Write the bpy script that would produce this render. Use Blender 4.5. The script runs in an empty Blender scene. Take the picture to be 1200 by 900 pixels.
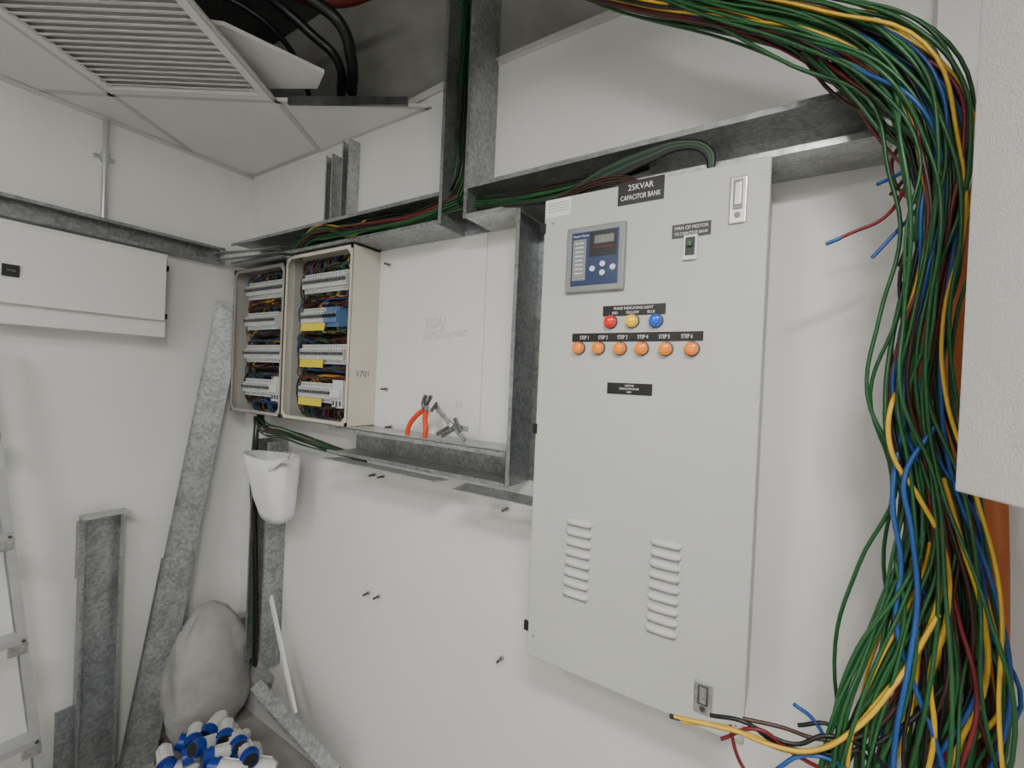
import bpy, math, random
from mathutils import Vector, Matrix, noise
random.seed(7)
# ---------------------------------------------------------------- survey of the room (metres)
CAM = Vector((2.577, -1.30, 1.87)); FPX = 515.8
CEIL = 2.94; SLAB = 3.62; XR = 3.33; YF = -3.4
mX = -Vector((-820, -41, FPX)).normalized(); mY = Vector((324, 9, FPX)).normalized()
mY = (mY - mX * mY.dot(mX)).normalized(); mZ = mX.cross(mY)
def ray(u, v):
    r = Vector((u - 600, v - 450, FPX)); return Vector((r.dot(mX), r.dot(mY), r.dot(mZ)))
def W(u, v, d=0.0):   # point on a plane parallel to the back wall, d in front of it
    r = ray(u, v); return CAM + r * ((-d - CAM.y) / r.y)
def L(u, v, d=0.0):   # point on plane parallel to left wall
    r = ray(u, v); return CAM + r * ((d - CAM.x) / r.x)
def H(u, v, z):
    r = ray(u, v); return CAM + r * ((z - CAM.z) / r.z)

# ---------------------------------------------------------------- materials
def mat(name, col, rough=.5, metal=0, nscale=8, namt=0.0, bump=0, bscale=60, emit=0, kind='noise', coat=0, trans=0):
    m = bpy.data.materials.new(name); m.use_nodes = True
    nt = m.node_tree; b = nt.nodes['Principled BSDF']
    b.inputs['Base Color'].default_value = (*col, 1); b.inputs['Roughness'].default_value = rough
    b.inputs['Metallic'].default_value = metal; b.inputs['Coat Weight'].default_value = coat
    if emit:
        b.inputs['Emission Color'].default_value = (*col, 1); b.inputs['Emission Strength'].default_value = emit
    tc = nt.nodes.new('ShaderNodeTexCoord')
    if namt:
        n = nt.nodes.new('ShaderNodeTexNoise'); n.inputs['Scale'].default_value = nscale; n.inputs['Detail'].default_value = 3
        nt.links.new(tc.outputs['Object'], n.inputs['Vector'])
        src = n.outputs['Fac']
        if kind == 'galv':
            vo = nt.nodes.new('ShaderNodeTexVoronoi'); vo.inputs['Scale'].default_value = nscale * 9
            nt.links.new(tc.outputs['Object'], vo.inputs['Vector'])
            mx = nt.nodes.new('ShaderNodeMath'); mx.operation = 'MULTIPLY_ADD'; mx.inputs[1].default_value = .35
            sep = nt.nodes.new('ShaderNodeSeparateColor'); nt.links.new(vo.outputs['Color'], sep.inputs[0])
            nt.links.new(sep.outputs[0], mx.inputs[0]); 
            m2 = nt.nodes.new('ShaderNodeMath'); m2.operation = 'MULTIPLY'; m2.inputs[1].default_value = .65
            nt.links.new(n.outputs['Fac'], m2.inputs[0]); nt.links.new(m2.outputs[0], mx.inputs[2])
            src = mx.outputs[0]
        cr = nt.nodes.new('ShaderNodeValToRGB')
        cr.color_ramp.elements[0].position = .3; cr.color_ramp.elements[1].position = .7
        cr.color_ramp.elements[0].color = (*[max(0, c * (1 - namt)) for c in col], 1)
        cr.color_ramp.elements[1].color = (*[min(1, c * (1 + namt)) for c in col], 1)
        nt.links.new(src, cr.inputs[0]); nt.links.new(cr.outputs[0], b.inputs['Base Color'])
    if bump:
        n2 = nt.nodes.new('ShaderNodeTexNoise'); n2.inputs['Scale'].default_value = bscale; n2.inputs['Detail'].default_value = 2
        nt.links.new(tc.outputs['Object'], n2.inputs['Vector'])
        bp = nt.nodes.new('ShaderNodeBump'); bp.inputs['Strength'].default_value = bump; bp.inputs['Distance'].default_value = .01
        nt.links.new(n2.outputs['Fac'], bp.inputs['Height']); nt.links.new(bp.outputs[0], b.inputs['Normal'])
    return m
M = dict(
 wall=mat('wall_paint', (.82, .82, .80), .5, 0, 1.6, .03, .12, 25),
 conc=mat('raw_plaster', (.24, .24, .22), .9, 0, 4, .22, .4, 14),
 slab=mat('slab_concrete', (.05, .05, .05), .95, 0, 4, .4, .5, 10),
 floor=mat('floor_screed', (.30, .29, .27), .7, 0, 6, .2, .2, 40),
 tile=mat('ceiling_tile', (.82, .82, .80), .8, 0, 3, .03, .15, 120),
 tbar=mat('ceiling_bar', (.60, .60, .58), .5),
 grille=mat('grille_enamel', (.80, .80, .78), .5, 0, 3, .04),
 grilleb=mat('grille_back', (.60, .60, .58), .8),
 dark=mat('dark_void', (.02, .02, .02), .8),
 galv=mat('galvanised', (.33, .345, .35), .36, .65, 9, .26, .1, 40, kind='galv'),
 galvl=mat('galvanised_bright', (.46, .47, .47), .30, .75, 12, .22, .1, 40, kind='galv'),
 cab=mat('cabinet_powder', (.555, .565, .54), .38, 0, 2, .02, .2, 420),
 cab2=mat('cabinet_powder_light', (.63, .63, .605), .42, 0, 2, .02, .2, 380),
 white=mat('white_enamel', (.76, .76, .74), .4, 0, 2, .02),
 cream=mat('cream_enamel', (.64, .61, .52), .45, 0, 5, .05),
 beige=mat('beige_enamel', (.42, .41, .38), .5, 0, 5, .08),
 black=mat('black_plastic', (.012, .012, .013), .4),
 label=mat('label_black', (.008, .008, .008), .35),
 text=mat('label_white', (.8, .8, .8), .5),
 breaker=mat('breaker_plastic', (.66, .67, .67), .4, 0, 20, .06),
 brk2=mat('breaker_dark', (.10, .11, .12), .4),
 brkblue=mat('breaker_blue', (.12, .24, .45), .4),
 yellowlab=mat('yellow_label', (.80, .66, .05), .6),
 green=mat('wire_green', (.018, .10, .03), .38, 0, 15, .15),
 yellow=mat('wire_yellow', (.72, .44, .035), .38, 0, 15, .1),
 blue=mat('wire_blue', (.02, .09, .32), .38, 0, 15, .1),
 red=mat('wire_red', (.18, .016, .022), .38, 0, 15, .1),
 brown=mat('wire_brown', (.05, .02, .014), .4, 0, 15, .1),
 wblack=mat('wire_black', (.010, .010, .011), .35),
 orange=mat('orange_conduit', (.62, .17, .05), .5, 0, 20, .10),
 alu=mat('aluminium', (.62, .63, .64), .32, .8, 10, .08),
 steel=mat('dark_steel', (.16, .16, .16), .35, .9, 30, .2),
 chrome=mat('latch_chrome', (.62, .60, .55), .25, .85),
 plier=mat('plier_orange', (.80, .07, .012), .4),
 lred=mat('lens_red', (.75, .01, .01), .15, coat=.5, emit=.3),
 lyel=mat('lens_yellow', (.9, .55, .01), .15, coat=.5, emit=.3),
 lblu=mat('lens_blue', (.01, .10, .55), .15, coat=.5, emit=.3),
 lora=mat('lens_orange', (.9, .24, .005), .15, coat=.5, emit=.3),
 mbez=mat('meter_bezel', (.26, .27, .27), .4),
 mface=mat('meter_face', (.018, .04, .12), .35),
 sockw=mat('plug_white', (.66, .66, .64), .4, 0, 9, .08),
 sockb=mat('plug_blue', (.008, .04, .28), .35),
 sack=mat('woven_sack', (.36, .36, .345), .9, 0, 9, .12, .6, 26),
 bag=mat('white_plastic_bag', (.80, .80, .83), .5, 0, 6, .03, .3, 18),
 pencil=mat('pencil_mark', (.52, .52, .52), .9),
 lamp=mat('lamp_diffuser', (1.0, .98, .94), .5, emit=112),
 lamp2=mat('lamp_diffuser_dim', (1.0, .98, .94), .5, emit=66),
 redpipe=mat('red_pipe', (.12, .015, .015), .4),
)
# ---------------------------------------------------------------- mesh builder
class MB:
    def __init__(s): s.v = []; s.f = []; s.m = []; s.s = []; s.mats = []
    def mi(s, k):
        if k not in s.mats: s.mats.append(k)
        return s.mats.index(k)
    def add(s, vs, fs, k, smooth=False):
        o = len(s.v); s.v += [Vector(p) for p in vs]; i = s.mi(k)
        for f in fs: s.f.append([o + q for q in f]); s.m.append(i); s.s.append(smooth)
    def obox(s, c, ax, ay, az, k):
        c = Vector(c); ax = Vector(ax); ay = Vector(ay); az = Vector(az)
        if ax.cross(ay).dot(az) < 0: ax = -ax
        vs = [c + ax * i + ay * j + az * l for l in (-1, 1) for j in (-1, 1) for i in (-1, 1)]
        s.add(vs, [(0, 2, 3, 1), (4, 5, 7, 6), (0, 1, 5, 4), (2, 6, 7, 3), (0, 4, 6, 2), (1, 3, 7, 5)], k)
    def box(s, a, b, k):
        a = Vector(a); b = Vector(b); c = (a + b) / 2; h = (b - a) / 2
        s.obox(c, (abs(h.x), 0, 0), (0, abs(h.y), 0), (0, 0, abs(h.z)), k)
    def bar(s, p0, p1, w, t, k, wd=(0, 0, 1)):
        p0 = Vector(p0); p1 = Vector(p1); a = p1 - p0; wd = Vector(wd); an = a.normalized()
        wd = (wd - an * wd.dot(an)).normalized(); td = an.cross(wd)
        s.obox((p0 + p1) / 2, a / 2, wd * w / 2, td * t / 2, k)
    def cyl(s, p0, p1, r0, r1=None, n=16, k='black', caps=True):
        r1 = r0 if r1 is None else r1; p0 = Vector(p0); p1 = Vector(p1); a = (p1 - p0).normalized()
        x = a.orthogonal().normalized(); y = a.cross(x); vs = []
        for p, r in ((p0, r0), (p1, r1)):
            for i in range(n):
                t = 2 * math.pi * i / n; vs.append(p + (x * math.cos(t) + y * math.sin(t)) * r)
        s.add(vs, [(i, (i + 1) % n, n + (i + 1) % n, n + i) for i in range(n)], k, True)
        if caps:
            s.add(vs[:n], [tuple(range(n))[::-1]], k); s.add(vs[n:], [tuple(range(n))], k)
    def ell(s, c, ax, ay, az, k, seg=16, rings=10, fn=None):
        c = Vector(c); ax = Vector(ax); ay = Vector(ay); az = Vector(az); vs = []
        for j in range(rings + 1):
            ph = math.pi * j / rings
            for i in range(seg):
                th = 2 * math.pi * i / seg
                q = (math.sin(ph) * math.cos(th), math.sin(ph) * math.sin(th), math.cos(ph))
                if fn: q = fn(q)
                vs.append(c + ax * q[0] + ay * q[1] + az * q[2])
        s.add(vs, [(j * seg + i, (j + 1) * seg + i, (j + 1) * seg + (i + 1) % seg, j * seg + (i + 1) % seg) for j in range(rings) for i in range(seg)], k, True)
    def prism(s, pts, ext, k):
        pts = [Vector(p) for p in pts]; ext = Vector(ext); n = len(pts)
        nrm = Vector((0, 0, 0))
        for i in range(1, n - 1): nrm += (pts[i] - pts[0]).cross(pts[i + 1] - pts[0])
        if nrm.dot(ext) < 0: pts = pts[::-1]
        s.add(pts + [p + ext for p in pts], [tuple(range(n))[::-1], tuple(range(n, 2 * n))] + [(i, (i + 1) % n, n + (i + 1) % n, n + i) for i in range(n)], k)
    def channel(s, p0, p1, wd, od, w, dep, k='galv', t=.002, lip=.014):
        p0 = Vector(p0); p1 = Vector(p1); a = p1 - p0; an = a.normalized()
        wd = Vector(wd); wd = (wd - an * wd.dot(an)).normalized()
        od = Vector(od); od = (od - an * od.dot(an) - wd * od.dot(wd)).normalized()
        h = w / 2
        prof = [(-h, 0), (h, 0), (h, dep), (h - lip, dep), (h - lip, dep - t), (h - t, dep - t), (h - t, t), (-h + t, t), (-h + t, dep - t), (-h + lip, dep - t), (-h + lip, dep), (-h, dep)]
        n = len(prof); vs = [p + wd * x + od * y for p in (p0, p1) for x, y in prof]
        fs = [(i, (i + 1) % n, n + (i + 1) % n, n + i) for i in range(n)]
        caps = [(0, 1, 6, 7), (1, 2, 5, 6), (2, 3, 4, 5), (0, 7, 8, 11), (8, 9, 10, 11)]
        fs += [tuple(c[::-1]) for c in caps] + [tuple(n + q for q in c) for c in caps]
        s.add(vs, fs, k)
    def build(s, name, parent=None, bevel=0, fixn=True):
        me = bpy.data.meshes.new(name); me.from_pydata([tuple(p) for p in s.v], [], s.f)
        for k in s.mats: me.materials.append(M[k])
        me.polygons.foreach_set('material_index', s.m); me.polygons.foreach_set('use_smooth', s.s)
        me.update()
        ob = bpy.data.objects.new(name, me); bpy.context.collection.objects.link(ob)
        if parent: ob.parent = parent
        if bevel:
            b = ob.modifiers.new('bev', 'BEVEL'); b.width = bevel; b.segments = 3; b.limit_method = 'ANGLE'; b.angle_limit = .7
        return ob
def empty(name):
    e = bpy.data.objects.new(name, None); bpy.context.collection.objects.link(e); return e
def wires(name, lst, parent=None, res=5, bres=2):
    cu = bpy.data.curves.new(name, 'CURVE'); cu.dimensions = '3D'; cu.bevel_depth = 1.0; cu.bevel_resolution = bres; cu.resolution_u = res
    cu.use_fill_caps = True
    keys = []
    for pts, k, r in lst:
        if k not in keys: keys.append(k); cu.materials.append(M[k])
        sp = cu.splines.new('BEZIER'); sp.bezier_points.add(len(pts) - 1)
        for b, p in zip(sp.bezier_points, pts):
            b.co = p; b.handle_left_type = b.handle_right_type = 'AUTO'; b.radius = r
        sp.material_index = keys.index(k); sp.use_smooth = True
    tmp = bpy.data.objects.new(name + '_c', cu); bpy.context.collection.objects.link(tmp)
    bpy.context.view_layer.update()
    dg = bpy.context.evaluated_depsgraph_get()
    me = bpy.data.meshes.new_from_object(tmp.evaluated_get(dg)); me.name = name
    bpy.data.objects.remove(tmp)
    ob = bpy.data.objects.new(name, me); bpy.context.collection.objects.link(ob)
    if parent: ob.parent = parent
    return ob
def text(body, loc, size, k='text', parent=None, name='lettering', rot=(math.pi / 2, 0, 0), align='CENTER', ext=.0004, outline=0):
    cu = bpy.data.curves.new(name, 'FONT'); cu.body = body; cu.size = size; cu.align_x = align; cu.align_y = 'CENTER'; cu.extrude = ext
    if outline: cu.fill_mode = 'NONE'; cu.extrude = 0; cu.bevel_depth = outline; cu.bevel_resolution = 0; cu.shear = .2; cu.resolution_u = 3
    tmp = bpy.data.objects.new(name + '_t', cu); bpy.context.collection.objects.link(tmp); bpy.context.view_layer.update()
    me = bpy.data.meshes.new_from_object(tmp.evaluated_get(bpy.context.evaluated_depsgraph_get())); bpy.data.objects.remove(tmp)
    me.materials.clear(); me.materials.append(M[k])
    ob = bpy.data.objects.new(name, me); bpy.context.collection.objects.link(ob)
    ob.location = loc; ob.rotation_euler = rot
    if parent: ob.parent = parent
    return ob

X = lambda r: r + 2.577
Zr = lambda r: r + 1.87
# ---------------------------------------------------------------- room shell
PL = CEIL + .07    # painted height where the ceiling is open
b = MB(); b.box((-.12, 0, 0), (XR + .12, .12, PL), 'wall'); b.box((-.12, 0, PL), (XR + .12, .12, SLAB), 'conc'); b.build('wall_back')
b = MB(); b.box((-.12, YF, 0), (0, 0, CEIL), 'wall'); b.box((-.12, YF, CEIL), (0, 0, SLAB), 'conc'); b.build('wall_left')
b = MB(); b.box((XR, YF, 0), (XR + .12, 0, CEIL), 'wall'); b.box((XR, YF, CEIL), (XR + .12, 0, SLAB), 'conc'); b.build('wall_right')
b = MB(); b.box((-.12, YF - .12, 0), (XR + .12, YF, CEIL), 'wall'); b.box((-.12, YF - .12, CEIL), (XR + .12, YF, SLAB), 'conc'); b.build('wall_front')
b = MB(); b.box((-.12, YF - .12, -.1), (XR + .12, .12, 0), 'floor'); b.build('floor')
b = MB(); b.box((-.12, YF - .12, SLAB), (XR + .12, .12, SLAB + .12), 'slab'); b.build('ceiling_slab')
b = MB(); b.box((2.577 + .235, -.035, 0), (XR, 0, PL), 'wall'); b.build('wall_pilaster')

# suspended ceiling with a grid set at an angle to the walls
P0 = Vector((2.577 - 2.339, -1.3 + .619)); au = Vector((.848, .530)); av = Vector((.530, -.848)); S = .667
def clip(poly):
    for ax, lim, sg in ((0, 0.0, 1), (0, XR, -1), (1, YF, 1), (1, 0.0, -1)):
        out = []
        for i in range(len(poly)):
            p, q = poly[i], poly[(i + 1) % len(poly)]
            ip = (p[ax] - lim) * sg >= 0; iq = (q[ax] - lim) * sg >= 0
            if ip: out.append(p)
            if ip != iq: out.append(p + (q - p) * ((lim - p[ax]) / (q[ax] - p[ax])))
        poly = out
        if not poly: break
    return poly
opening = {(i, j) for i in (1, 2, 3) for j in (0, 1)} | {(3, -1), (2, -1), (4, 1), (4, 0)}
lamps = {(2, 3): 'lamp', (0, 3): 'lamp2'}
tb = MB(); bars = MB()
for i in range(-6, 9):
    for j in range(-5, 9):
        if (i, j) in opening: continue
        c = [P0 + au * (i + di) * S + av * (j + dj) * S for di, dj in ((0, 0), (1, 0), (1, 1), (0, 1))]
        pl = clip(c)
        if len(pl) < 3: continue
        area = abs(sum(pl[q].x * pl[(q + 1) % len(pl)].y - pl[(q + 1) % len(pl)].x * pl[q].y for q in range(len(pl)))) / 2
        if area < .0005: continue
        pl3 = [Vector((p.x, p.y, CEIL)) for p in pl]
        for q in range(len(pl3)):
            p, r = pl3[q], pl3[(q + 1) % len(pl3)]
            if (r - p).length > .02:
                d = (r - p).normalized(); nrm = Vector((-d.y, d.x, 0)); cen = sum(pl3, Vector()) / len(pl3)
                if (cen - p).dot(nrm) < 0: nrm = -nrm
                bars.obox((p + r) / 2 + nrm * .006 + Vector((0, 0, -.001)), (r - p) / 2, nrm * .006, (0, 0, .0025), 'tbar')
        if (i, j) == (0, 0) or (i, j) in lamps: continue
        tb.prism(pl3, (0, 0, .014), 'tile')
tb.build('ceiling'); bars.build('trim_ceiling_grid')
b = MB()
b.bar((X(-1.97), -.006, CEIL + .004), (X(-1.1), -.006, PL), .03, .006, 'tbar'); b.box((X(-1.1), -.006, PL - .014), (XR, 0, PL + .012), 'tbar')
b.box((X(-1.1), -.022, PL - .003), (XR, 0, PL), 'tbar')
b.box((.004, -.02, CEIL - .004), (X(-1.97), 0, CEIL - .001), 'tbar')
b.box((0, YF, CEIL - .02), (.004, -.004, CEIL - .001), 'tbar'); b.build('trim_wall_angle')
# grille tile
b = MB()
def G(a, bb, z): p = P0 + au * a + av * bb; return Vector((p.x, p.y, CEIL + z))
au3 = Vector((au.x, au.y, 0)); av3 = Vector((av.x, av.y, 0))
for (a0, b0, a1, b1) in ((.014, .014, S - .014, .045), (.014, S - .045, S - .014, S - .014), (.014, .045, .045, S - .045), (S - .045, .045, S - .014, S - .045)):
    b.obox(G((a0 + a1) / 2, (b0 + b1) / 2, -.002), au3 * (a1 - a0) / 2, av3 * (b1 - b0) / 2, (0, 0, .006), 'grille')
n = 21
for q in range(n):
    bb = .058 + (S - .116) * q / (n - 1)
    b.obox(G(S / 2, bb, .001), au3 * (S / 2 - .045), av3 * .0100 + Vector((0, 0, -.004)), Vector((0, 0, .0012)), 'grille')
b.obox(G(S / 2, S / 2, .018), au3 * S * .48, av3 * S * .48, (0, 0, .002), 'grilleb')
b.build('air_grille')
for (i, j), lk in lamps.items():
    b = MB(); c = G((i + .5) * S, (j + .5) * S, .01)
    b.obox(c, au3 * S * .44, av3 * S * .15, (0, 0, .004), lk)
    for sg in (-1, 1):
        b.obox(c + av3 * S * .315 * sg + Vector((0, 0, .004)), au3 * S * .46, av3 * S * .155 , (0, 0, .004), 'white')
        b.obox(c + au3 * S * .475 * sg, au3 * .008, av3 * S * .48, (0, 0, .008), 'white')
        b.obox(c + av3 * S * .475 * sg, au3 * S * .47, av3 * .008, (0, 0, .008), 'white')
    b.build('ceiling_light')
b = MB(); zt = CEIL + .05
b.prism([H(380, 86, zt), H(372, 104, zt), H(255, 104, zt), H(190, 20, zt), H(262, 30, zt)], (0, 0, .014), 'tile'); b.build('loose_ceiling_tile')
b = MB(); b.bar(H(338, 118, CEIL - .012), H(478, 119, CEIL - .012), .03, .012, 'steel'); b.build('ceiling_tee_bar')
wires('plenum_cable_hoses', [
  ([H(250, -60, 3.2), H(320, 0, 3.2), H(365, 40, 3.15), H(395, 70, 3.1), H(400, 112, 3.05)], 'wblack', .018),
  ([H(300, -60, 3.25), H(360, -5, 3.2), H(400, 30, 3.14), H(412, 70, 3.08), H(412, 108, 3.05)], 'wblack', .022),
  ([H(210, -20, 3.2), H(280, 5, 3.2), H(330, 45, 3.16), H(352, 80, 3.12), H(362, 112, 3.08)], 'wblack', .011),
  ([H(330, -30, 3.3), H(350, -5, 3.3), H(400, 2, 3.3), H(440, -10, 3.3)], 'redpipe', .02)], None, 8, 4)

# ---------------------------------------------------------------- galvanised trunking on back wall
TD = .15; y0 = -.002
tr = MB()
zc = Zr(.585); hw = .112
tr.channel((X(-.93), y0, zc), (X(.165), y0, zc), (0, 0, 1), (0, -1, 0), hw, TD, 'galvl')
tr.channel((X(-.992), y0, Zr(.530)), (X(-.992), y0, 3.6), (1, 0, 0), (0, -1, 0), .124, TD)
tr.channel((.10, y0, zc), (X(-1.056), y0, zc), (0, 0, 1), (0, -1, 0), hw, TD)
tr.channel((X(-.672), y0, Zr(-.337)), (X(-.672), y0, Zr(.527)), (1, 0, 0), (0, -1, 0), .12, TD)
tr.channel((X(-1.62), y0, Zr(-.282)), (X(-.735), y0, Zr(-.282)), (0, 0, 1), (0, -1, 0), .11, TD)
a, c = W(397, 528, .15), W(525, 550, .15)
tr.obox(((a.x + c.x) / 2, -.185, Zr(-.345)), ((c.x - a.x) / 2, 0, 0), (0, .04, -.004), (0, .0001, .0015), 'galvl')
a, c = W(547, 566, .15), W(622, 576, .15)
tr.obox(((a.x + c.x) / 2 + .02, -.185, Zr(-.350)), ((c.x - a.x) / 2 + .02, 0, 0), (0, .035, .003), (0, .0001, .0015), 'galvl')
tr.obox((X(-1.17), -.09, Zr(-.224)), (.44, 0, 0), (0, .055, 0), (0, 0, .0015), 'galvl')
for u in (385, 404):
    p = W(u, 250, .05); tr.channel((p.x, y0, Zr(.645)), (p.x, y0, 2.90 if u > 400 else 2.86), (1, 0, 0), (0, -1, 0), .05, .055, 'galvl', .002, .008)
tr.channel((X(-2.22), y0, Zr(-1.50)), (X(-2.22), y0, Zr(-.36)), (1, 0, 0), (0, -1, 0), .15, .10)
tr.build('cable_trunking')
b = MB(); b.channel((.002, -2.6, Zr(.575)), (.002, -.16, Zr(.575)), (0, 0, 1), (1, 0, 0), .085, .06); b.build('cable_trunking.001')
p = L(123, 200, .02); b = MB()
b.cyl((.02, p.y, Zr(.625)), (.02, p.y, CEIL - .02), .011, k='alu'); q = L(122, 184, .02)
b.cyl((.02, p.y, q.z - .02), (.02, p.y, q.z + .02), .016, k='alu'); b.box((.0, p.y - .035, q.z - .008), (.012, p.y + .035, q.z + .008), 'alu')
b.build('wall_conduit', bevel=.001)
b = MB()
for k, (u0, v0, u1, v1) in enumerate(((240, 300, 332, 289), (246, 306, 335, 296), (262, 314, 338, 300), (255, 296, 325, 292))):
    b.bar(W(u0, v0, .17 + .012 * k), W(u1, v1, .165 + .012 * k), .05, .002, 'galvl', (0, 1, .15))
b.build('trunking_lid')

# ---------------------------------------------------------------- capacitor bank cabinet
cb = empty('capacitor_bank_cabinet')
x0, x1, z0, z1 = X(-.595), X(-.0503), Zr(-.770), Zr(.502); DF = .22
b = MB(); b.box((x0 + .004, -.198, z0 + .004), (x1 - .004, -.002, z1 - .004), 'cab'); b.build('body', cb, .003)
b = MB(); b.box((x0, -DF, z0), (x1, -.201, z1), 'cab'); b.build('door', cb, .004)
def D(u, v, e=0): return W(u, v, DF + e)
b = MB()
for u, v in ((641, 268), (627, 502), (613, 731)):
    p = D(u, v); b.box((x0 - .008, -.216, p.z - .014), (x0 + .006, -.2225, p.z + .014), 'black')
b.build('hinges', cb, .001)
def plate(u0, v0, u1, v1, k, parent, name, th=.0015, bev=0, base=0):
    p, q = D(u0, v0), D(u1, v1); bb = MB(); bb.box((p.x, -DF - base - th, q.z), (q.x, -DF - base, p.z), k); bb.build(name, parent, bev); return p, q
def label(u0, v0, u1, v1, lines, name):
    p, q = plate(u0, v0, u1, v1, 'label', cb, name); n = len(lines); h = (p.z - q.z) * .84 / n; w = q.x - p.x
    for i, t in enumerate(lines):
        o = text(t, ((p.x + q.x) / 2, -DF - .0019, (p.z + q.z) / 2 + h * ((n - 1) / 2 - i)), h * .95, parent=cb, name=name + '_text')
        xs = [v.co.x for v in o.data.vertices]; ys = [v.co.y for v in o.data.vertices]
        bw = max(xs) - min(xs); sx = min(.78, w * .86 / bw)
        cy = (max(ys) + min(ys)) / 2
        for v in o.data.vertices: v.co.y -= cy
        o.scale = (sx, max(sx * 1.15, .75), 1)
label(725, 215.5, 778, 232.5, ['25KVAR', 'CAPACITOR BANK'], 'title_label')
label(788, 264.5, 833, 274.5, ['MAN OF MOTOR', 'TO CAPACITOR BANK'], 'switch_label')
label(707, 359, 780, 368, ['PHASE INDICATING LIGHT', 'RED         YELLOW         BLUE'], 'phase_label')
label(671, 391, 824, 399.5, ['STEP 1          STEP 2          STEP 3          STEP 4          STEP 5          STEP 6'], 'step_label')
label(712, 448, 764, 464, ['160KVAR', 'CAPACITOR BANK', '440V'], 'rating_label')
plate(640, 236, 669, 251, 'text', cb, 'sticker', .0006)
for i in range(4):
    p = D(643, 240 + 3 * i); q = D(666, 238 + 3 * i)
    bb = MB(); bb.box((p.x, -DF - .001, p.z - .001), (q.x, -DF - .0005, p.z + .0005), 'mbez'); bb.build('sticker_line', cb)
p, q = D(667, 270), D(732, 340)
b = MB(); b.box((p.x, -DF - .012, q.z), (q.x, -DF, p.z), 'mbez'); b.build('meter_bezel', cb, .005)
w, h = q.x - p.x, p.z - q.z
b = MB(); f = lambda a, c, d, e, k, th=.014: b.box((p.x + w * a, -DF - th, p.z - h * e), (p.x + w * d, -DF - .011, p.z - h * c), k)
f(.10, .09, .90, .90, 'mface', .0135)
b.build('meter_face', cb, .002)
b = MB()
f(.13, .20, .36, .82, 'mbez', .0142); f(.42, .11, .87, .48, 'black', .0145); f(.50, .17, .82, .29, 'steel', .0155)
for i in range(8): f(.17, .25 + i * .065, .31, .265 + i * .065, 'text', .0148)
f(.47, .34, .83, .36, 'redpipe', .0155)
b.build('meter_display', cb)
b = MB()
for a, c in ((.48, .66), (.82, .66), (.65, .60), (.65, .73)):
    o = Vector((p.x + w * a, -DF - .012, p.z - h * c)); b.cyl(o, o + Vector((0, -.004, 0)), .0072, n=18, k='text')
b.build('meter_buttons', cb)
text('Power Factor', (p.x + w * .27, -DF - .0145, p.z - h * .15), .008, parent=cb, name='meter_text')
p, q = D(802, 277), D(817, 304)
b = MB(); b.box((p.x, -DF - .008, q.z), (q.x, -DF, p.z), 'text'); b.box((p.x + .005, -DF - .011, q.z + .010), (q.x - .005, -DF - .008, p.z - .006), 'black')
b.box((p.x + .010, -DF - .018, (p.z + q.z) / 2), (q.x - .010, -DF - .010, (p.z + q.z) / 2 + .012), 'green')
b.build('selector_switch', cb, .001)
for i, (u, v, k) in enumerate(((716, 377.5, 'lred'), (741.5, 376.5, 'lyel'), (769, 376, 'lblu'), (679, 408, 'lora'), (702, 408, 'lora'), (727, 408.5, 'lora'), (752.5, 408.5, 'lora'), (780.5, 409, 'lora'), (811, 409, 'lora'))):
    c = D(u, v); b = MB(); n = Vector((0, -1, 0))
    b.cyl(c, c + n * .006, .0178, .0160, 24, 'brk2')
    b.cyl(c + n * .006, c + n * .016, .0150, .0138, 24, k)
    for t in range(12):
        an = t * math.pi / 6; o = Vector((math.cos(an), 0, math.sin(an)))
        b.obox(c + n * .010 + o * .0148, n * .005, o * .0006, o.cross(n) * .0012, k)
    b.ell(c + n * .016, (.0138, 0, 0), (0, 0, .0138), (0, -.005, 0), k, 20, 8)
    b.build('indicator_lamp_%d' % (i + 1), cb)
for (u0, v0, u1, v1, kk) in ((856, 209, 874, 261, 'chrome'), (814, 795, 834, 840, 'galvl')):
    p, q = D(u0, v0), D(u1, v1); b = MB(); b.box((p.x, -DF - .005, q.z), (q.x, -DF, p.z), kk); b.build('latch_plate', cb, .008)
    w, h = q.x - p.x, p.z - q.z; b = MB()
    b.box((p.x + w * .22, -DF - .007, q.z + h * .30), (q.x - w * .22, -DF - .0045, p.z - h * .08), 'steel')
    b.box((p.x + w * .32, -DF - .010, q.z + h * .38), (q.x - w * .32, -DF - .006, p.z - h * .14), kk)
    b.cyl(((p.x + q.x) / 2, -DF - .004, q.z + h * .18), ((p.x + q.x) / 2, -DF - .008, q.z + h * .18), .006, n=14, k='steel')
    b.build('latch_handle', cb, .001)
b = MB()
def louv(u0, v0, u1, v1, n, du, dv):
    for i in range(n):
        t = i / (n - 1); a = D(u0 + du * t, v0 + dv * t); c = D(u1 + du * t, v1 + dv * t)
        cen = (a + c) / 2; hw = (c.x - a.x) / 2
        b.ell(Vector((cen.x, -DF, cen.z)), (hw, 0, 0), (0, -.011, 0), (0, 0, .0090), 'cab2', 24, 10,
              lambda q: (math.copysign(abs(q[0]) ** .45, q[0]), q[1], math.copysign(abs(q[2]) ** .8, q[2])))
        b.box((a.x + .005, -DF - .0042, cen.z - .0108), (c.x - .005, -DF - .0005, cen.z - .0080), 'mbez')
louv(664, 609, 695, 617, 8, -5, 84); louv(762, 633, 800, 642, 9, -6, 102)
b.build('louvres', cb)
b = MB()
for u, v in ((648, 262), (893, 203), (625, 745), (862, 850)):
    c = D(u, v); b.cyl(c, c + Vector((0, -.002, 0)), .003, n=10, k='galv')
b.build('rivets', cb)

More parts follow.
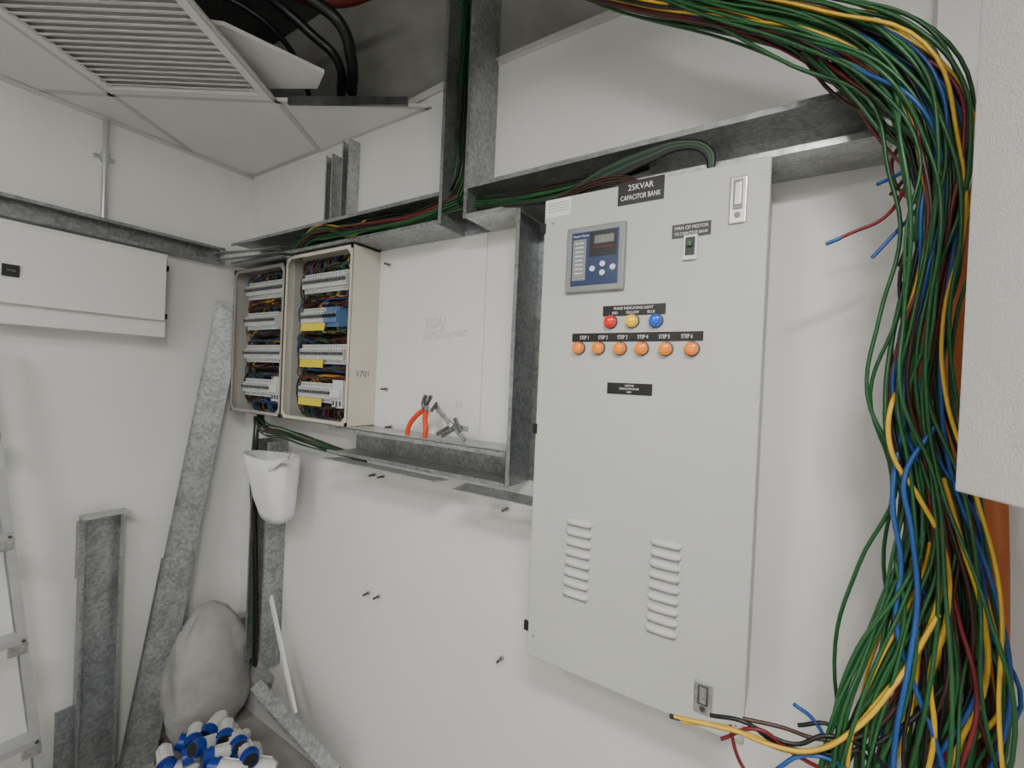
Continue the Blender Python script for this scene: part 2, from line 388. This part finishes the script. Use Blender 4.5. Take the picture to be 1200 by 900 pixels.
# ---------------------------------------------------------------- open distribution boards
def board(x0, x1, z0, z1, rim, rows, rx0, rx1, seed):
    rnd = random.Random(seed); e = empty('distribution_board')
    b = MB(); d = .14; t = .003
    b.box((x0, -.004, z0), (x1, -.002, z1), rim)
    b.box((x0, -d, z0), (x0 + t, -.004, z1), rim); b.box((x1 - t, -d, z0), (x1, -.004, z1), rim)
    b.box((x0, -d, z0), (x1, -.004, z0 + t), rim); b.box((x0, -d, z1 - t), (x1, -.004, z1), rim)
    lw = .018
    b.box((x0, -d, z0), (x0 + lw, -d + .002, z1), rim); b.box((x1 - lw, -d, z0), (x1, -d + .002, z1), rim)
    b.box((x0, -d, z0), (x1, -d + .002, z0 + lw), rim); b.box((x0, -d, z1 - lw), (x1, -d + .002, z1), rim)
    for cx, sx in ((x0 + lw, 1), (x1 - lw, -1)):
        for cz, sz in ((z0 + lw, 1), (z1 - lw, -1)):
            b.prism([(cx, -d, cz), (cx + sx * .022, -d, cz), (cx, -d, cz + sz * .022)], (0, .002, 0), rim)
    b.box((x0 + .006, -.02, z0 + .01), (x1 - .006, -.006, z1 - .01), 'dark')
    b.box((x0 + .004, -.10, z0 + .01), (x0 + .006, -.006, z1 - .01), 'beige')
    b.build('enclosure', e)
    b = MB()
    for ri, zc in enumerate(rows):
        b.box((rx0 - .03, -.04, zc - .018), (rx1 + .03, -.034, zc + .018), 'galvl')
        x = rx0; mw = .0185; ri_last = ri == len(rows) - 1
        lim = rx1 - (.075 if ri_last else (.045 if ri % 2 else 0))
        while x < lim - mw / 2:
            k = 'breaker'
            if ri == 1 and rim == 'cream' and x > rx1 - .15: k = 'brkblue'
            b.box((x + .0010, -.095, zc - .043), (x + mw - .0010, -.04, zc + .043), k)
            b.box((x + .0010, -.108, zc - .024), (x + mw - .0010, -.095, zc + .024), k)
            b.box((x + .0045, -.119, zc - .004), (x + mw - .0045, -.108, zc + .009), 'brk2' if k == 'breaker' else 'black')
            b.box((x + .0045, -.1085, zc + .013), (x + mw - .0045, -.108, zc + .019), 'mbez')
            b.cyl((x + mw / 2, -.095, zc + .034), (x + mw / 2, -.0956, zc + .034), .0035, n=8, k='brk2')
            b.cyl((x + mw / 2, -.095, zc - .034), (x + mw / 2, -.0956, zc - .034), .0035, n=8, k='brk2')
            x += mw
        if ri_last:
            b.box((rx1 - .07, -.10, zc - .06), (rx1, -.04, zc + .06), 'breaker')
            for q in range(3):
                b.box((rx1 - .066 + q * .022, -.115, zc - .015), (rx1 - .05 + q * .022, -.10, zc + .02), 'text')
                b.box((rx1 - .062 + q * .022, -.104, zc - .05), (rx1 - .054 + q * .022, -.10, zc - .03), 'brk2')
    b.build('breakers', e)
    if rim == 'cream':
        b = MB()
        for ri, zc in enumerate(rows):
            if ri: b.box((rx0 + .01, -.111, zc - .060), (rx0 + .18, -.109, zc - .026), 'yellowlab')
        b.build('labels', e)
    lst = []
    CC = ['green', 'green', 'yellow', 'blue', 'blue', 'red', 'red', 'red', 'wblack', 'wblack', 'wblack', 'brown']
    for q in range(190):
        ri = rnd.randrange(len(rows)); sz = rnd.choice((-1, 1)); zc = rows[ri] + sz * .043; xx = rnd.uniform(rx0, rx1)
        side = rnd.choice((x0 + .04, x1 - .048, x1 - .040)) + rnd.uniform(-.012, .010)
        k = rnd.choice(CC)
        ze = zc + rnd.choice((-1, 1)) * rnd.uniform(.05, .12); ze = min(max(ze, z0 + .04), z1 - .04)
        yy = -.045 - rnd.uniform(0, .045)
        lst.append(([Vector((xx, -.075, zc)), Vector((xx, yy - .015, zc + sz * rnd.uniform(.008, .018))),
                     Vector((xx * .5 + side * .5, yy, zc + sz * .023 + rnd.uniform(-.010, .014))),
                     Vector((side * .88 + xx * .12, yy, zc + sz * .022)), Vector((side, yy, zc + (ze - zc) * .4)), Vector((side, yy + .01, ze))], k, rnd.choice((.0022, .0029))))
    for q in range(34):
        xx = rnd.uniform(x0 + .05, x1 - .05); lst.append(([Vector((xx, -.06, z1 - .01)), Vector((xx + rnd.uniform(-.02, .02), -.08, z1 - .04)), Vector((xx + rnd.uniform(-.03, .03), -.075, rows[0] + .045))], rnd.choice(CC), .003))
    for q in range(22):
        xx = rnd.uniform(x0 + .05, x1 - .05); lst.append(([Vector((xx, -.05, z0 + .01)), Vector((xx + rnd.uniform(-.02, .02), -.07, z0 + .03)), Vector((xx + rnd.uniform(-.03, .03), -.065, rows[-1] - .045))], rnd.choice(CC), .003))
    wires('wiring', lst, e, 4, 1)
    return e
rows = [Zr(.395), Zr(.240), Zr(.076), Zr(-.095)]
ea = board(X(-1.990), X(-1.513), Zr(-.224), Zr(.524), 'cream', rows, X(-1.91), X(-1.60), 1)
board(X(-2.455), X(-1.996), Zr(-.224), Zr(.500), 'beige', rows, X(-2.40), X(-2.075), 2)
text('1701', (X(-1.5125), -.07, Zr(-.005)), .036, 'steel', ea, 'marking', (math.pi / 2, 0, math.pi / 2))

# ---------------------------------------------------------------- left wall closed board
e = empty('wall_distribution_board')
p = L(197, 297, .12)
b = MB(); b.box((.002, -1.75, Zr(.125)), (.12, p.y, Zr(.508)), 'white'); b.build('body', e, .003)
b = MB(); b.box((.124, -1.74, Zr(.200)), (.146, p.y - .012, Zr(.490)), 'white'); b.build('cover', e, .003)
q = L(12, 317, .146); b = MB(); b.box((.146, q.y - .022, q.z - .022), (.154, q.y + .022, q.z + .022), 'black'); b.box((.154, q.y - .01, q.z - .004), (.158, q.y + .012, q.z + .004), 'steel'); b.build('latch', e, .001)
b = MB()
for zz in (.22, .44): b.box((.124, p.y - .011, Zr(zz) - .012), (.142, p.y - .002, Zr(zz) + .012), 'black')
b.build('hinges', e)

# ---------------------------------------------------------------- right cabinet with its door standing open
e = empty('switchgear_cabinet')
F0 = Vector((X(.201), -1.3 + .85, 0)); dr = Vector((.469, -.883, 0)); nn = Vector((-.883, -.469, 0))
zb, zt2 = Zr(-.128), Zr(.78)
b = MB(); c = F0 + dr * .30 - nn * .011; c.z = (zb + zt2) / 2
b.obox(c, dr * .30, nn * .011, (0, 0, (zt2 - zb) / 2), 'cab2'); b.build('door', e, .003)
b = MB(); hp = F0 + dr * .6
b.box((hp.x + .02, hp.y - .60, zb), (XR - .002, hp.y, zt2), 'cab2'); b.build('body', e, .003)

# ---------------------------------------------------------------- free cables
COLW = ['green'] * 13 + ['yellow'] * 4 + ['blue'] * 4 + ['red'] * 2 + ['wblack'] * 3 + ['brown'] * 2
def bundle(path, n, rng=random, cols=COLW, rad=(.0032, .0042), jit=.25, dr=.3):
    cen = [W(u, v, d) for u, v, d, r in path]; out = []
    for c in range(n):
        th = rng.uniform(0, 6.28); rho = math.sqrt(rng.random()); k = rng.choice(cols); r0 = rng.uniform(*rad); dth = rng.uniform(-dr, dr); pts = []
        for i, p in enumerate(cen):
            t = (cen[min(i + 1, len(cen) - 1)] - cen[max(i - 1, 0)]).normalized()
            a = t.cross(Vector((0, 1, 0))).normalized(); bb = t.cross(a)
            th += dth + rng.uniform(-.3, .3); rh = rho * (1 + rng.uniform(-jit, jit)); R = path[i][3]
            pts.append(p + a * math.cos(th) * rh * R + bb * math.sin(th) * rh * R * .75)
        out.append((pts, k, r0))
    return out
R = random.Random(23)
cab = []
TH = (.0028, .0037)
main = [(560, -70, .25, .024), (650, -26, .25, .026), (760, -2, .25, .030), (880, 12, .25, .036), (975, 34, .25, .044), (1045, 74, .25, .050), (1088, 125, .25, .050), (1104, 185, .25, .042),
        (1102, 250, .25, .034), (1090, 320, .24, .031), (1074, 395, .23, .030), (1066, 460, .22, .030), (1078, 530, .22, .034), (1096, 610, .22, .045), (1104, 700, .22, .062), (1098, 790, .22, .082), (1076, 870, .22, .10), (1050, 960, .22, .115)]
cab += bundle(main, 68, R, COLW, TH, .38, .35)
main2 = [(700, -60, .22, .03), (800, 0, .22, .035), (930, 28, .22, .04), (1010, 85, .22, .05), (1070, 140, .22, .045), (1106, 210, .22, .034), (1106, 290, .22, .025), (1088, 380, .22, .025), (1080, 460, .2, .03), (1103, 560, .2, .038), (1122, 660, .2, .04), (1125, 770, .2, .05), (1125, 860, .2, .055), (1125, 960, .2, .06)]
cab += bundle(main2, 24, R, ['green'] * 7 + ['red'] * 4 + ['yellow', 'brown', 'brown', 'blue', 'wblack', 'wblack'], TH, .3)
cab += bundle([(620, -40, .2, .02), (740, 6, .2, .03), (860, 32, .2, .03), (960, 62, .2, .035), (1030, 105, .2, .04), (1090, 160, .22, .03), (1112, 230, .22, .02)], 16, R, ['green'] * 6 + ['wblack', 'wblack', 'yellow'], TH, .4)
cab += bundle([(700, -40, .25, .03), (830, 4, .25, .045), (960, 38, .25, .06), (1050, 90, .25, .075), (1098, 180, .25, .065), (1096, 270, .25, .05), (1078, 370, .24, .05), (1070, 460, .23, .055), (1090, 560, .23, .07), (1102, 680, .24, .09), (1096, 800, .25, .12), (1070, 940, .25, .14)], 14, R, ['green', 'green', 'green', 'green', 'blue', 'yellow', 'wblack'], TH, .35)
left = [(1085, 560, .22, .03), (1085, 640, .24, .04), (1058, 710, .26, .045), (1022, 780, .28, .045), (1000, 840, .3, .04), (985, 920, .3, .05)]
cab += bundle(left, 12, R, ['green'] * 7 + ['yellow', 'blue'], TH)
cab += bundle([(1112, 150, .2, .02), (1090, 175, .18, .05), (1085, 200, .19, .05), (1105, 240, .2, .02)], 12, R, ['green', 'green', 'wblack', 'red'], TH)
def pw(pts, k, r=.0036): cab.append(([W(*p) for p in pts], k, r))
pw([(785, 839, .36), (830, 849, .36), (880, 862, .34), (925, 880, .33), (975, 872, .32), (1035, 815, .3), (1085, 745, .28), (1110, 660, .25)], 'yellow', .0042)
pw([(800, 846, .36), (850, 852, .35), (900, 872, .34), (950, 880, .33), (1000, 856, .32), (1050, 800, .3), (1100, 720, .28)], 'yellow', .0040)
pw([(832, 838, .33), (875, 847, .33), (905, 868, .32), (950, 882, .31), (1000, 880, .3), (1060, 850, .28), (1110, 800, .26)], 'wblack', .004)
pw([(845, 866, .33), (890, 855, .33), (925, 880, .32), (970, 905, .3)], 'red'); pw([(856, 850, .33), (862, 880, .33), (880, 915, .3)], 'red')
pw([(930, 825, .3), (952, 842, .3), (968, 870, .3), (975, 910, .3)], 'blue'); pw([(935, 850, .3), (975, 850, .3), (1010, 880, .3), (1030, 920, .3)], 'wblack')
pw([(870, 842, .33), (915, 852, .32), (960, 866, .31), (1010, 862, .3), (1060, 820, .28)], 'brown')
pw([(880, 850, .33), (930, 872, .32), (970, 862, .31), (1020, 880, .3), (1050, 925, .3)], 'wblack'); pw([(905, 905, .33), (945, 885, .32), (990, 900, .31), (1010, 930, .3)], 'blue')
pw([(1064, 470, .2), (1052, 530, .24), (1046, 590, .26), (1056, 660, .27), (1050, 730, .28), (1070, 800, .28), (1100, 880, .28), (1110, 930, .28)], 'blue', .0042)
pw([(1070, 440, .2), (1046, 470, .25), (1045, 530, .26), (1075, 580, .26), (1105, 640, .26), (1110, 720, .27), (1090, 790, .28), (1095, 860, .28), (1080, 930, .28)], 'yellow', .0042)
pw([(1095, 500, .25), (1060, 560, .27), (1068, 620, .28), (1075, 700, .29), (1065, 780, .3), (1050, 860, .3), (1045, 930, .3)], 'blue', .0042)
pw([(1105, 560, .24), (1128, 640, .25), (1152, 720, .25), (1155, 800, .25), (1125, 870, .25), (1100, 930, .25)], 'yellow', .0042)
pw([(1060, 330, .22), (1045, 400, .23), (1038, 460, .24), (1042, 530, .24), (1064, 600, .24), (1060, 660, .24)], 'green', .004)
pw([(1095, 290, .22), (1070, 350, .23), (1052, 410, .24), (1048, 470, .24), (1075, 540, .24)], 'blue', .004)
pw([(1115, 620, .22), (1150, 700, .22), (1176, 780, .22), (1180, 860, .22), (1170, 930, .22)], 'brown'); pw([(1125, 600, .22), (1140, 700, .22), (1150, 800, .22), (1165, 930, .22)], 'wblack')
pw([(1120, 590, .22), (1138, 690, .22), (1130, 780, .22), (1138, 860, .22), (1132, 930, .22)], 'red', .0045)
pw([(1118, 600, .22), (1145, 700, .22), (1143, 800, .22), (1150, 930, .22)], 'red', .004)
pw([(1120, 560, .22), (1142, 660, .22), (1158, 760, .22), (1150, 850, .22), (1160, 930, .22)], 'brown', .004)
pw([(968, 286, .26), (1000, 272, .25), (1035, 256, .24), (1058, 225, .22), (1072, 180, .2)], 'red'); pw([(968, 286, .26), (985, 279, .257)], 'blue', .0042)
pw([(1022, 302, .24), (1050, 272, .23), (1078, 240, .22), (1092, 200, .2)], 'blue'); pw([(1028, 216, .24), (1050, 206, .23), (1075, 190, .2)], 'blue')
pw([(1044, 228, .24), (1060, 210, .23), (1078, 186, .2)], 'wblack'); pw([(1054, 312, .23), (1066, 280, .22), (1085, 240, .2)], 'brown')
pw([(985, 70, .25), (1020, 130, .22), (1060, 160, .22), (1100, 170, .22), (1135, 190, .22)], 'green'); pw([(1000, 60, .25), (1040, 110, .22), (1085, 165, .22), (1125, 200, .22)], 'green')
pw([(960, 70, .25), (1005, 120, .24), (1045, 165, .23), (1090, 185, .22), (1120, 215, .22)], 'green'); pw([(940, 60, .25), (990, 100, .24), (1050, 125, .23), (1100, 150, .22), (1130, 200, .22)], 'green')
pw([(1090, 60, .22), (1118, 110, .22), (1132, 160, .22), (1130, 230, .22), (1110, 300, .22), (1090, 380, .22)], 'blue')
pw([(985, 925, .3), (1000, 850, .3), (1040, 790, .29), (1060, 720, .28), (1050, 660, .27)], 'green'); pw([(970, 925, .3), (975, 850, .3), (1005, 760, .29), (1050, 700, .28), (1080, 650, .27)], 'green')
pw([(785, 839, .36), (797, 842, .36)], 'wblack', .0046)
wires('electrical_cable_bundle', cab, None, 6, 1)

# cables in the trunking
tc = []
colT = ['green'] * 5 + ['wblack'] * 6 + ['brown']
RT = random.Random(4)
tc += bundle([(552, -30, .08, .03), (550, 60, .08, .03), (545, 150, .08, .03), (535, 225, .08, .03), (500, 252, .09, .03), (450, 264, .10, .03), (400, 274, .10, .03), (350, 285, .09, .03)], 26, RT, colT, (.003, .004))
tc += bundle([(538, 235, .12, .025), (490, 254, .155, .012), (450, 262, .165, .015), (415, 268, .16, .022), (385, 272, .16, .025), (362, 280, .15, .022), (350, 300, .12, .02)], 24, RT, ['green', 'green', 'wblack', 'wblack', 'red', 'brown', 'wblack', 'green'], (.0025, .0035))
tc += bundle([(430, 262, .155, .012), (412, 275, .165, .02), (385, 268, .17, .025), (360, 276, .16, .025), (345, 300, .12, .02)], 16, RT, ['red', 'yellow', 'wblack', 'green', 'brown', 'blue'], (.002, .003), .5)
tc += bundle([(535, 235, .08, .02), (580, 236, .1, .025), (640, 225, .11, .025), (700, 210, .11, .02), (760, 190, .12, .015)], 16, RT, colT, (.0035, .0045))
for i in range(8):
    o = i * 4
    tc.append(([W(560, 244, .12), W(610, 240 - o * .15, .16), W(660, 232 - o * .2, .165), W(710, 213 - o * .6, .17), W(760, 190 - o * .5, .17), W(800, 174 - o * .3, .17), W(826 + i, 180 - o * .2, .17), W(832 + i * .5, 205, .17)], ('wblack', 'wblack', 'wblack', 'green', 'wblack', 'wblack', 'green', 'wblack')[i], .005))
for i in range(3):
    tc.append(([W(640, 240 + 3 * i, .17), W(690, 214 + 3 * i, .175), W(730, 206 + 3 * i, .175), W(752, 214 + 2 * i, .175)], 'brown', .003))
tc += bundle([(305, 484, .07, .02), (308, 500, .13, .03), (335, 508, .15, .025), (362, 518, .12, .022), (390, 527, .06, .02), (430, 538, .05, .015)], 24, RT, ['green', 'green', 'green', 'green', 'red', 'wblack', 'wblack', 'wblack', 'brown'], (.0025, .0035))
tc += bundle([(302, 488, .08, .02), (300, 520, .10, .02), (298, 560, .09, .02), (300, 640, .07, .02), (300, 780, .06, .02)], 9, RT, ['green', 'wblack', 'wblack', 'brown'], (.003, .004))
wires('trunking_cables', tc, None, 5, 1)

wires('orange_conduit', [([W(1140, 250, .07), W(1130, 330, .07), W(1119, 420, .07), W(1112, 520, .07), W(1108, 620, .07), W(1100, 760, .07), W(1095, 1010, .07)], 'orange', .017),
   ([W(1158, 440, .09), W(1164, 560, .09), W(1167, 700, .09), W(1164, 850, .09), W(1160, 1010, .09)], 'orange', .019)], None, 8, 4)

# ---------------------------------------------------------------- leaning / standing galvanised pieces
b = MB(); top = Vector((.055, L(270, 357, .055).y, L(270, 357, .055).z)); bot = H(166, 905, .01); bot.x = .10
wd = Vector((.35, 1, 0))
b.channel(bot, top, wd, (.9, -.5, 0), .125, .03, 'galv', .002, .002)
mid = bot.lerp(top, .42)
b.channel(bot + Vector((.003, -.004, 0)), mid + Vector((.003, -.004, 0)), wd, (.9, -.5, 0), .135, .034, 'galv', .002, .002)
b.build('leaning_trunking_length')
b = MB(); yy = L(115, 750, .07).y; zt3 = L(115, 603, .08).z
b.channel((.04, yy, 0.002), (.04, yy, zt3), (0, 1, 0), (1, 0, 0), .135, .05, 'galv', .002, .01)
b.box((.04, yy - .07, zt3 - .004), (.13, yy + .085, zt3), 'galvl')
b.box((.05, yy - .078, zt3 - .26), (.092, yy - .068, zt3 - .02), 'galv')
b.box((.05, yy - .125, .002), (.055, yy - .068, .40), 'galv')
b.build('upright_trunking_length')
b = MB(); p, q = W(312, 800, .16), W(396, 890, .10)
b.channel(p + Vector((-.02, 0, -.02)), q + Vector((.03, 0, -.03)), (0, -.5, 1), (0, -1, .3), .13, .05, 'galv', .002, .004)
b.bar(W(300, 785, .13), W(318, 808, .16), .1, .003, 'galvl', (0, .3, 1))
b.build('floor_trunking_offcut')
b = MB(); b.bar(W(317, 698, .06), W(346, 836, .13), .018, .012, 'white', (1, 0, .2)); b.build('white_trunking_lid')
b = MB(); p = L(262, 716, .12); q = L(284, 722, .12)
b.obox((p + q) / 2 + Vector((0, .03, -.03)), (0, .09, -.01), (.03, 0, .0), (0, .0, .002), 'galv'); b.obox((p + q) / 2 + Vector((.03, .03, -.06)), (0, .09, -.01), (0, 0, .03), (.002, 0, 0), 'galv')
b.build('trunking_bracket')

# slumped sack in the corner
b = MB()
def sackf(q):
    x, y, z = q; th = math.atan2(y, x)
    zz = math.copysign(abs(z) ** .7, z)
    up_ = max(zz, 0)
    s = 1.03 - .36 * up_ ** 2.0 + .07 * max(-zz, 0)
    s += .035 * up_ * math.sin(8 * th + 3 * zz) + .02 * math.sin(5 * th + 6 * zz)
    nz = noise.noise(Vector((x * 1.7, y * 1.7, zz * 1.9))) * .10 + noise.noise(Vector((x * 5, y * 5, zz * 7))) * .035
    s += nz
    lx, ly = -.25 * up_ ** 2, .10 * up_ ** 2
    return (math.copysign(abs(x) ** .8, x) * s + lx, math.copysign(abs(y) ** .8, y) * s + ly, zz * (1 + nz * .3))
b.ell((.165, -.215, .34), (.125, 0, 0), (0, .172, 0), (0, 0, .33), 'sack', 72, 56, sackf)
for i, v in enumerate(b.v):
    v.x = max(v.x, .006); v.y = min(v.y, -.008); v.z = max(v.z, .002)
b.build('woven_sack')

# plastic bag on the drop trunking
b = MB(); n = 40
def ring(u0, u1, v, d, wob=.0):
    a, c = W(u0, v, d), W(u1, v, d); cen = (a + c) / 2; r = (c.x - a.x) / 2
    return [cen + Vector((math.copysign(abs(math.cos(t)) ** .75, math.cos(t)) * r * (1 + wob * math.sin(7 * t + v)), math.copysign(abs(math.sin(t)) ** .75, math.sin(t)) * r * .55 * (1 + wob * math.sin(5 * t)), .006 * math.sin(2 * t + .4))) for t in [2 * math.pi * i / n for i in range(n)]]
rs = [ring(298, 341, 533, .17, wob=.04), ring(300, 340.5, 550, .17, wob=.05), ring(303, 340, 567, .17, wob=.03), ring(306, 339, 583, .17, wob=.05), ring(310, 338, 600, .165, .03), ring(312, 337, 607, .16, .02)]
vs = [p for r_ in rs for p in r_]
b.add(vs, [(j * n + i, j * n + (i + 1) % n, (j + 1) * n + (i + 1) % n, (j + 1) * n + i) for j in range(len(rs) - 1) for i in range(n)], 'bag', True)
b.add(rs[-1], [tuple(range(n))], 'bag')
fl = [W(296, 532, .22), W(306, 538, .235), W(322, 540, .235), W(335, 536, .23), W(341, 531, .2)]
fl2 = [p + Vector((-.01 * (i - 2) * .3, -.006, -.04 - .03 * math.sin(i * 1.3 + .6))) for i, p in enumerate(fl)]
b.add(fl + fl2, [(i, i + 1, 6 + i, 5 + i) for i in range(4)], 'bag', True)
ob = b.build('plastic_bag'); s = ob.modifiers.new('s', 'SOLIDIFY'); s.thickness = .0015

# industrial plugs heap
b = MB(); rr = random.Random(5)
def plug(c, d, s=1.0):
    d = Vector(d).normalized(); c = Vector(c)
    b.cyl(c - d * .085 * s, c - d * .065 * s, .018 * s, .027 * s, 18, 'sockw')
    b.cyl(c - d * .065 * s, c + d * .025 * s, .029 * s, .031 * s, 18, 'sockw')
    b.cyl(c + d * .025 * s, c + d * .036 * s, .036 * s, .036 * s, 18, 'sockb')
    b.cyl(c + d * .036 * s, c + d * .062 * s, .031 * s, .031 * s, 18, 'sockb')
    b.cyl(c + d * .062 * s, c + d * .0625 * s, .026 * s, .026 * s, 18, 'black')
    for k in range(4):
        sd = d.orthogonal().normalized(); sd2 = d.cross(sd); t = k * 1.57
        o = (sd * math.cos(t) + sd2 * math.sin(t)) * .031 * s
        b.obox(c - d * .02 * s + o, d * .035 * s, o.normalized() * .003, d.cross(o).normalized() * .003, 'sockw')
for layer, z in enumerate((.036, .10, .16, .215, .26)):
    for i in range(7 if layer < 3 else 5):
        for j in range(5 - min(layer, 3)):
            x = .37 + (layer % 2) * .04 + i * .09 + rr.uniform(-.012, .012); y = -.265 - layer * .008 - j * .088 + rr.uniform(-.012, .012)
            if (x - .165) ** 2 / .045 + (y + .215) ** 2 / .05 < 1: continue
            if layer == 4 and not .5 < x < .75: continue
            plug((x, y, z), (rr.uniform(-.3, 1), rr.uniform(-1, -.1), rr.uniform(-.1, .25)), 1.0)
b.build('industrial_plug_heap')

# ladder (stepladder, left)
e = empty('stepladder')
b = MB()
def railpt(z, side):
    t = (Zr(-.434) - z); base = Vector((X(-2.40) + .07 * t, 0, z))
    yR = -1.3 + .38 + .0975 * t; yL = -1.3 + .06 - .0975 * t
    base.y = yR if side > 0 else yL; return base
for sd in (1, -1):
    b.channel(railpt(.02, sd), railpt(1.95, sd), (1, 0, 0), (0, -sd, 0), .06, .025, 'alu', .002, .004)
    p = railpt(.02, sd); b.box((p.x - .035, p.y - .02, 0), (p.x + .035, p.y + .02, .045), 'black')
b.build('rails', e)
b = MB()
for k in range(5):
    z = .07 + .385 * k + (.2 if k == 0 else 0); p, q = railpt(z, -1), railpt(z, 1)
    b.box((p.x - .035, p.y + .004, z - .014), (p.x + .035, q.y - .004, z + .014), 'alu')
    b.box((p.x + .02, q.y - .05, z - .05), (p.x + .036, q.y, z - .01), 'galvl')
    b.cyl((p.x + .031, q.y - .012, z + .0), (p.x + .04, q.y - .012, z), .006, n=10, k='steel')
b.build('treads', e, .002)

# pliers and multitool on the bottom trunking
d_ = .09
b = wires('orange_pliers', [([W(477, 511, d_), W(479, 500, d_), W(488, 487, d_), W(497, 480, d_)], 'plier', .0095), ([W(497, 514, d_), W(499, 505, d_), W(498, 492, d_), W(500, 481, d_)], 'plier', .0095),
  ([W(497, 482, d_), W(500, 474, d_), W(505, 464, d_)], 'steel', .008), ([W(500, 482, d_), W(496, 474, d_), W(499, 463, d_)], 'steel', .008), ([W(500, 478, d_ + .012), W(500, 478, d_ - .012)], 'steel', .010)], None, 6, 3)
b = MB(); dd = .10
for (u0, v0, u1, v1, w_) in ((509, 474, 528, 498, .016), (513, 480, 545, 516, .016), (528, 498, 548, 503, .016), (512, 509, 532, 497, .013), (505, 482, 512, 472, .010), (530, 504, 518, 511, .012), (533, 490, 540, 506, .012)):
    b.bar(W(u0, v0, dd), W(u1, v1, dd), w_, .008, 'galv' if w_ == .016 else 'steel'); dd += .003
b.cyl(W(528, 498, .09), W(528, 498, .125), .008, n=14, k='galvl'); b.build('multitool', bevel=.001)

b = MB()
for u, v in ((440, 556), (450, 558), (595, 596), (433, 694), (445, 698), (589, 770), (458, 311), (454, 456), (327, 645), (459, 500)):
    p = W(u, v, 0); b.cyl(p, p + Vector((0, -.035, 0)), .0045, n=10, k='steel'); b.cyl(p + Vector((0, -.004, 0)), p + Vector((0, -.010, 0)), .008, n=6, k='galvl')
b.build('wall_anchor')
pe = empty('pencil_note')
for tt, u, v, sz in [('ECAJ', 510, 379, .05), ('UPS/Server', 520, 392, .048), ('30', 537, 474, .036)]:
    p = W(u, v, 0); text(tt, (p.x, -.0006, p.z), sz, 'pencil', pe, 'handwriting', rot=(math.pi / 2, -.06, 0), outline=.0006)
b = MB(); p, q = W(572, 268, 0), W(571, 522, 0); b.box((p.x, -.001, Zr(-.21)), (p.x + .002, 0, p.z), 'pencil'); b.build('marked_line', pe)

# ---------------------------------------------------------------- world + camera
w = bpy.data.worlds.new('world'); bpy.context.scene.world = w; w.use_nodes = True
w.node_tree.nodes['Background'].inputs[0].default_value = (.5, .5, .5, 1); w.node_tree.nodes['Background'].inputs[1].default_value = .2
cd = bpy.data.cameras.new('camera'); cd.sensor_fit = 'HORIZONTAL'; cd.sensor_width = 36; cd.lens = 36 * FPX / 1200; cd.clip_start = .02
co = bpy.data.objects.new('camera', cd); bpy.context.collection.objects.link(co)
def cw(a): return Vector((a.dot(mX), a.dot(mY), a.dot(mZ)))
rt, up, bk = cw(Vector((1, 0, 0))), cw(Vector((0, -1, 0))), cw(Vector((0, 0, -1)))
mtx = Matrix((rt, up, bk)).transposed().to_4x4(); mtx.translation = CAM; co.matrix_world = mtx
bpy.context.scene.camera = co
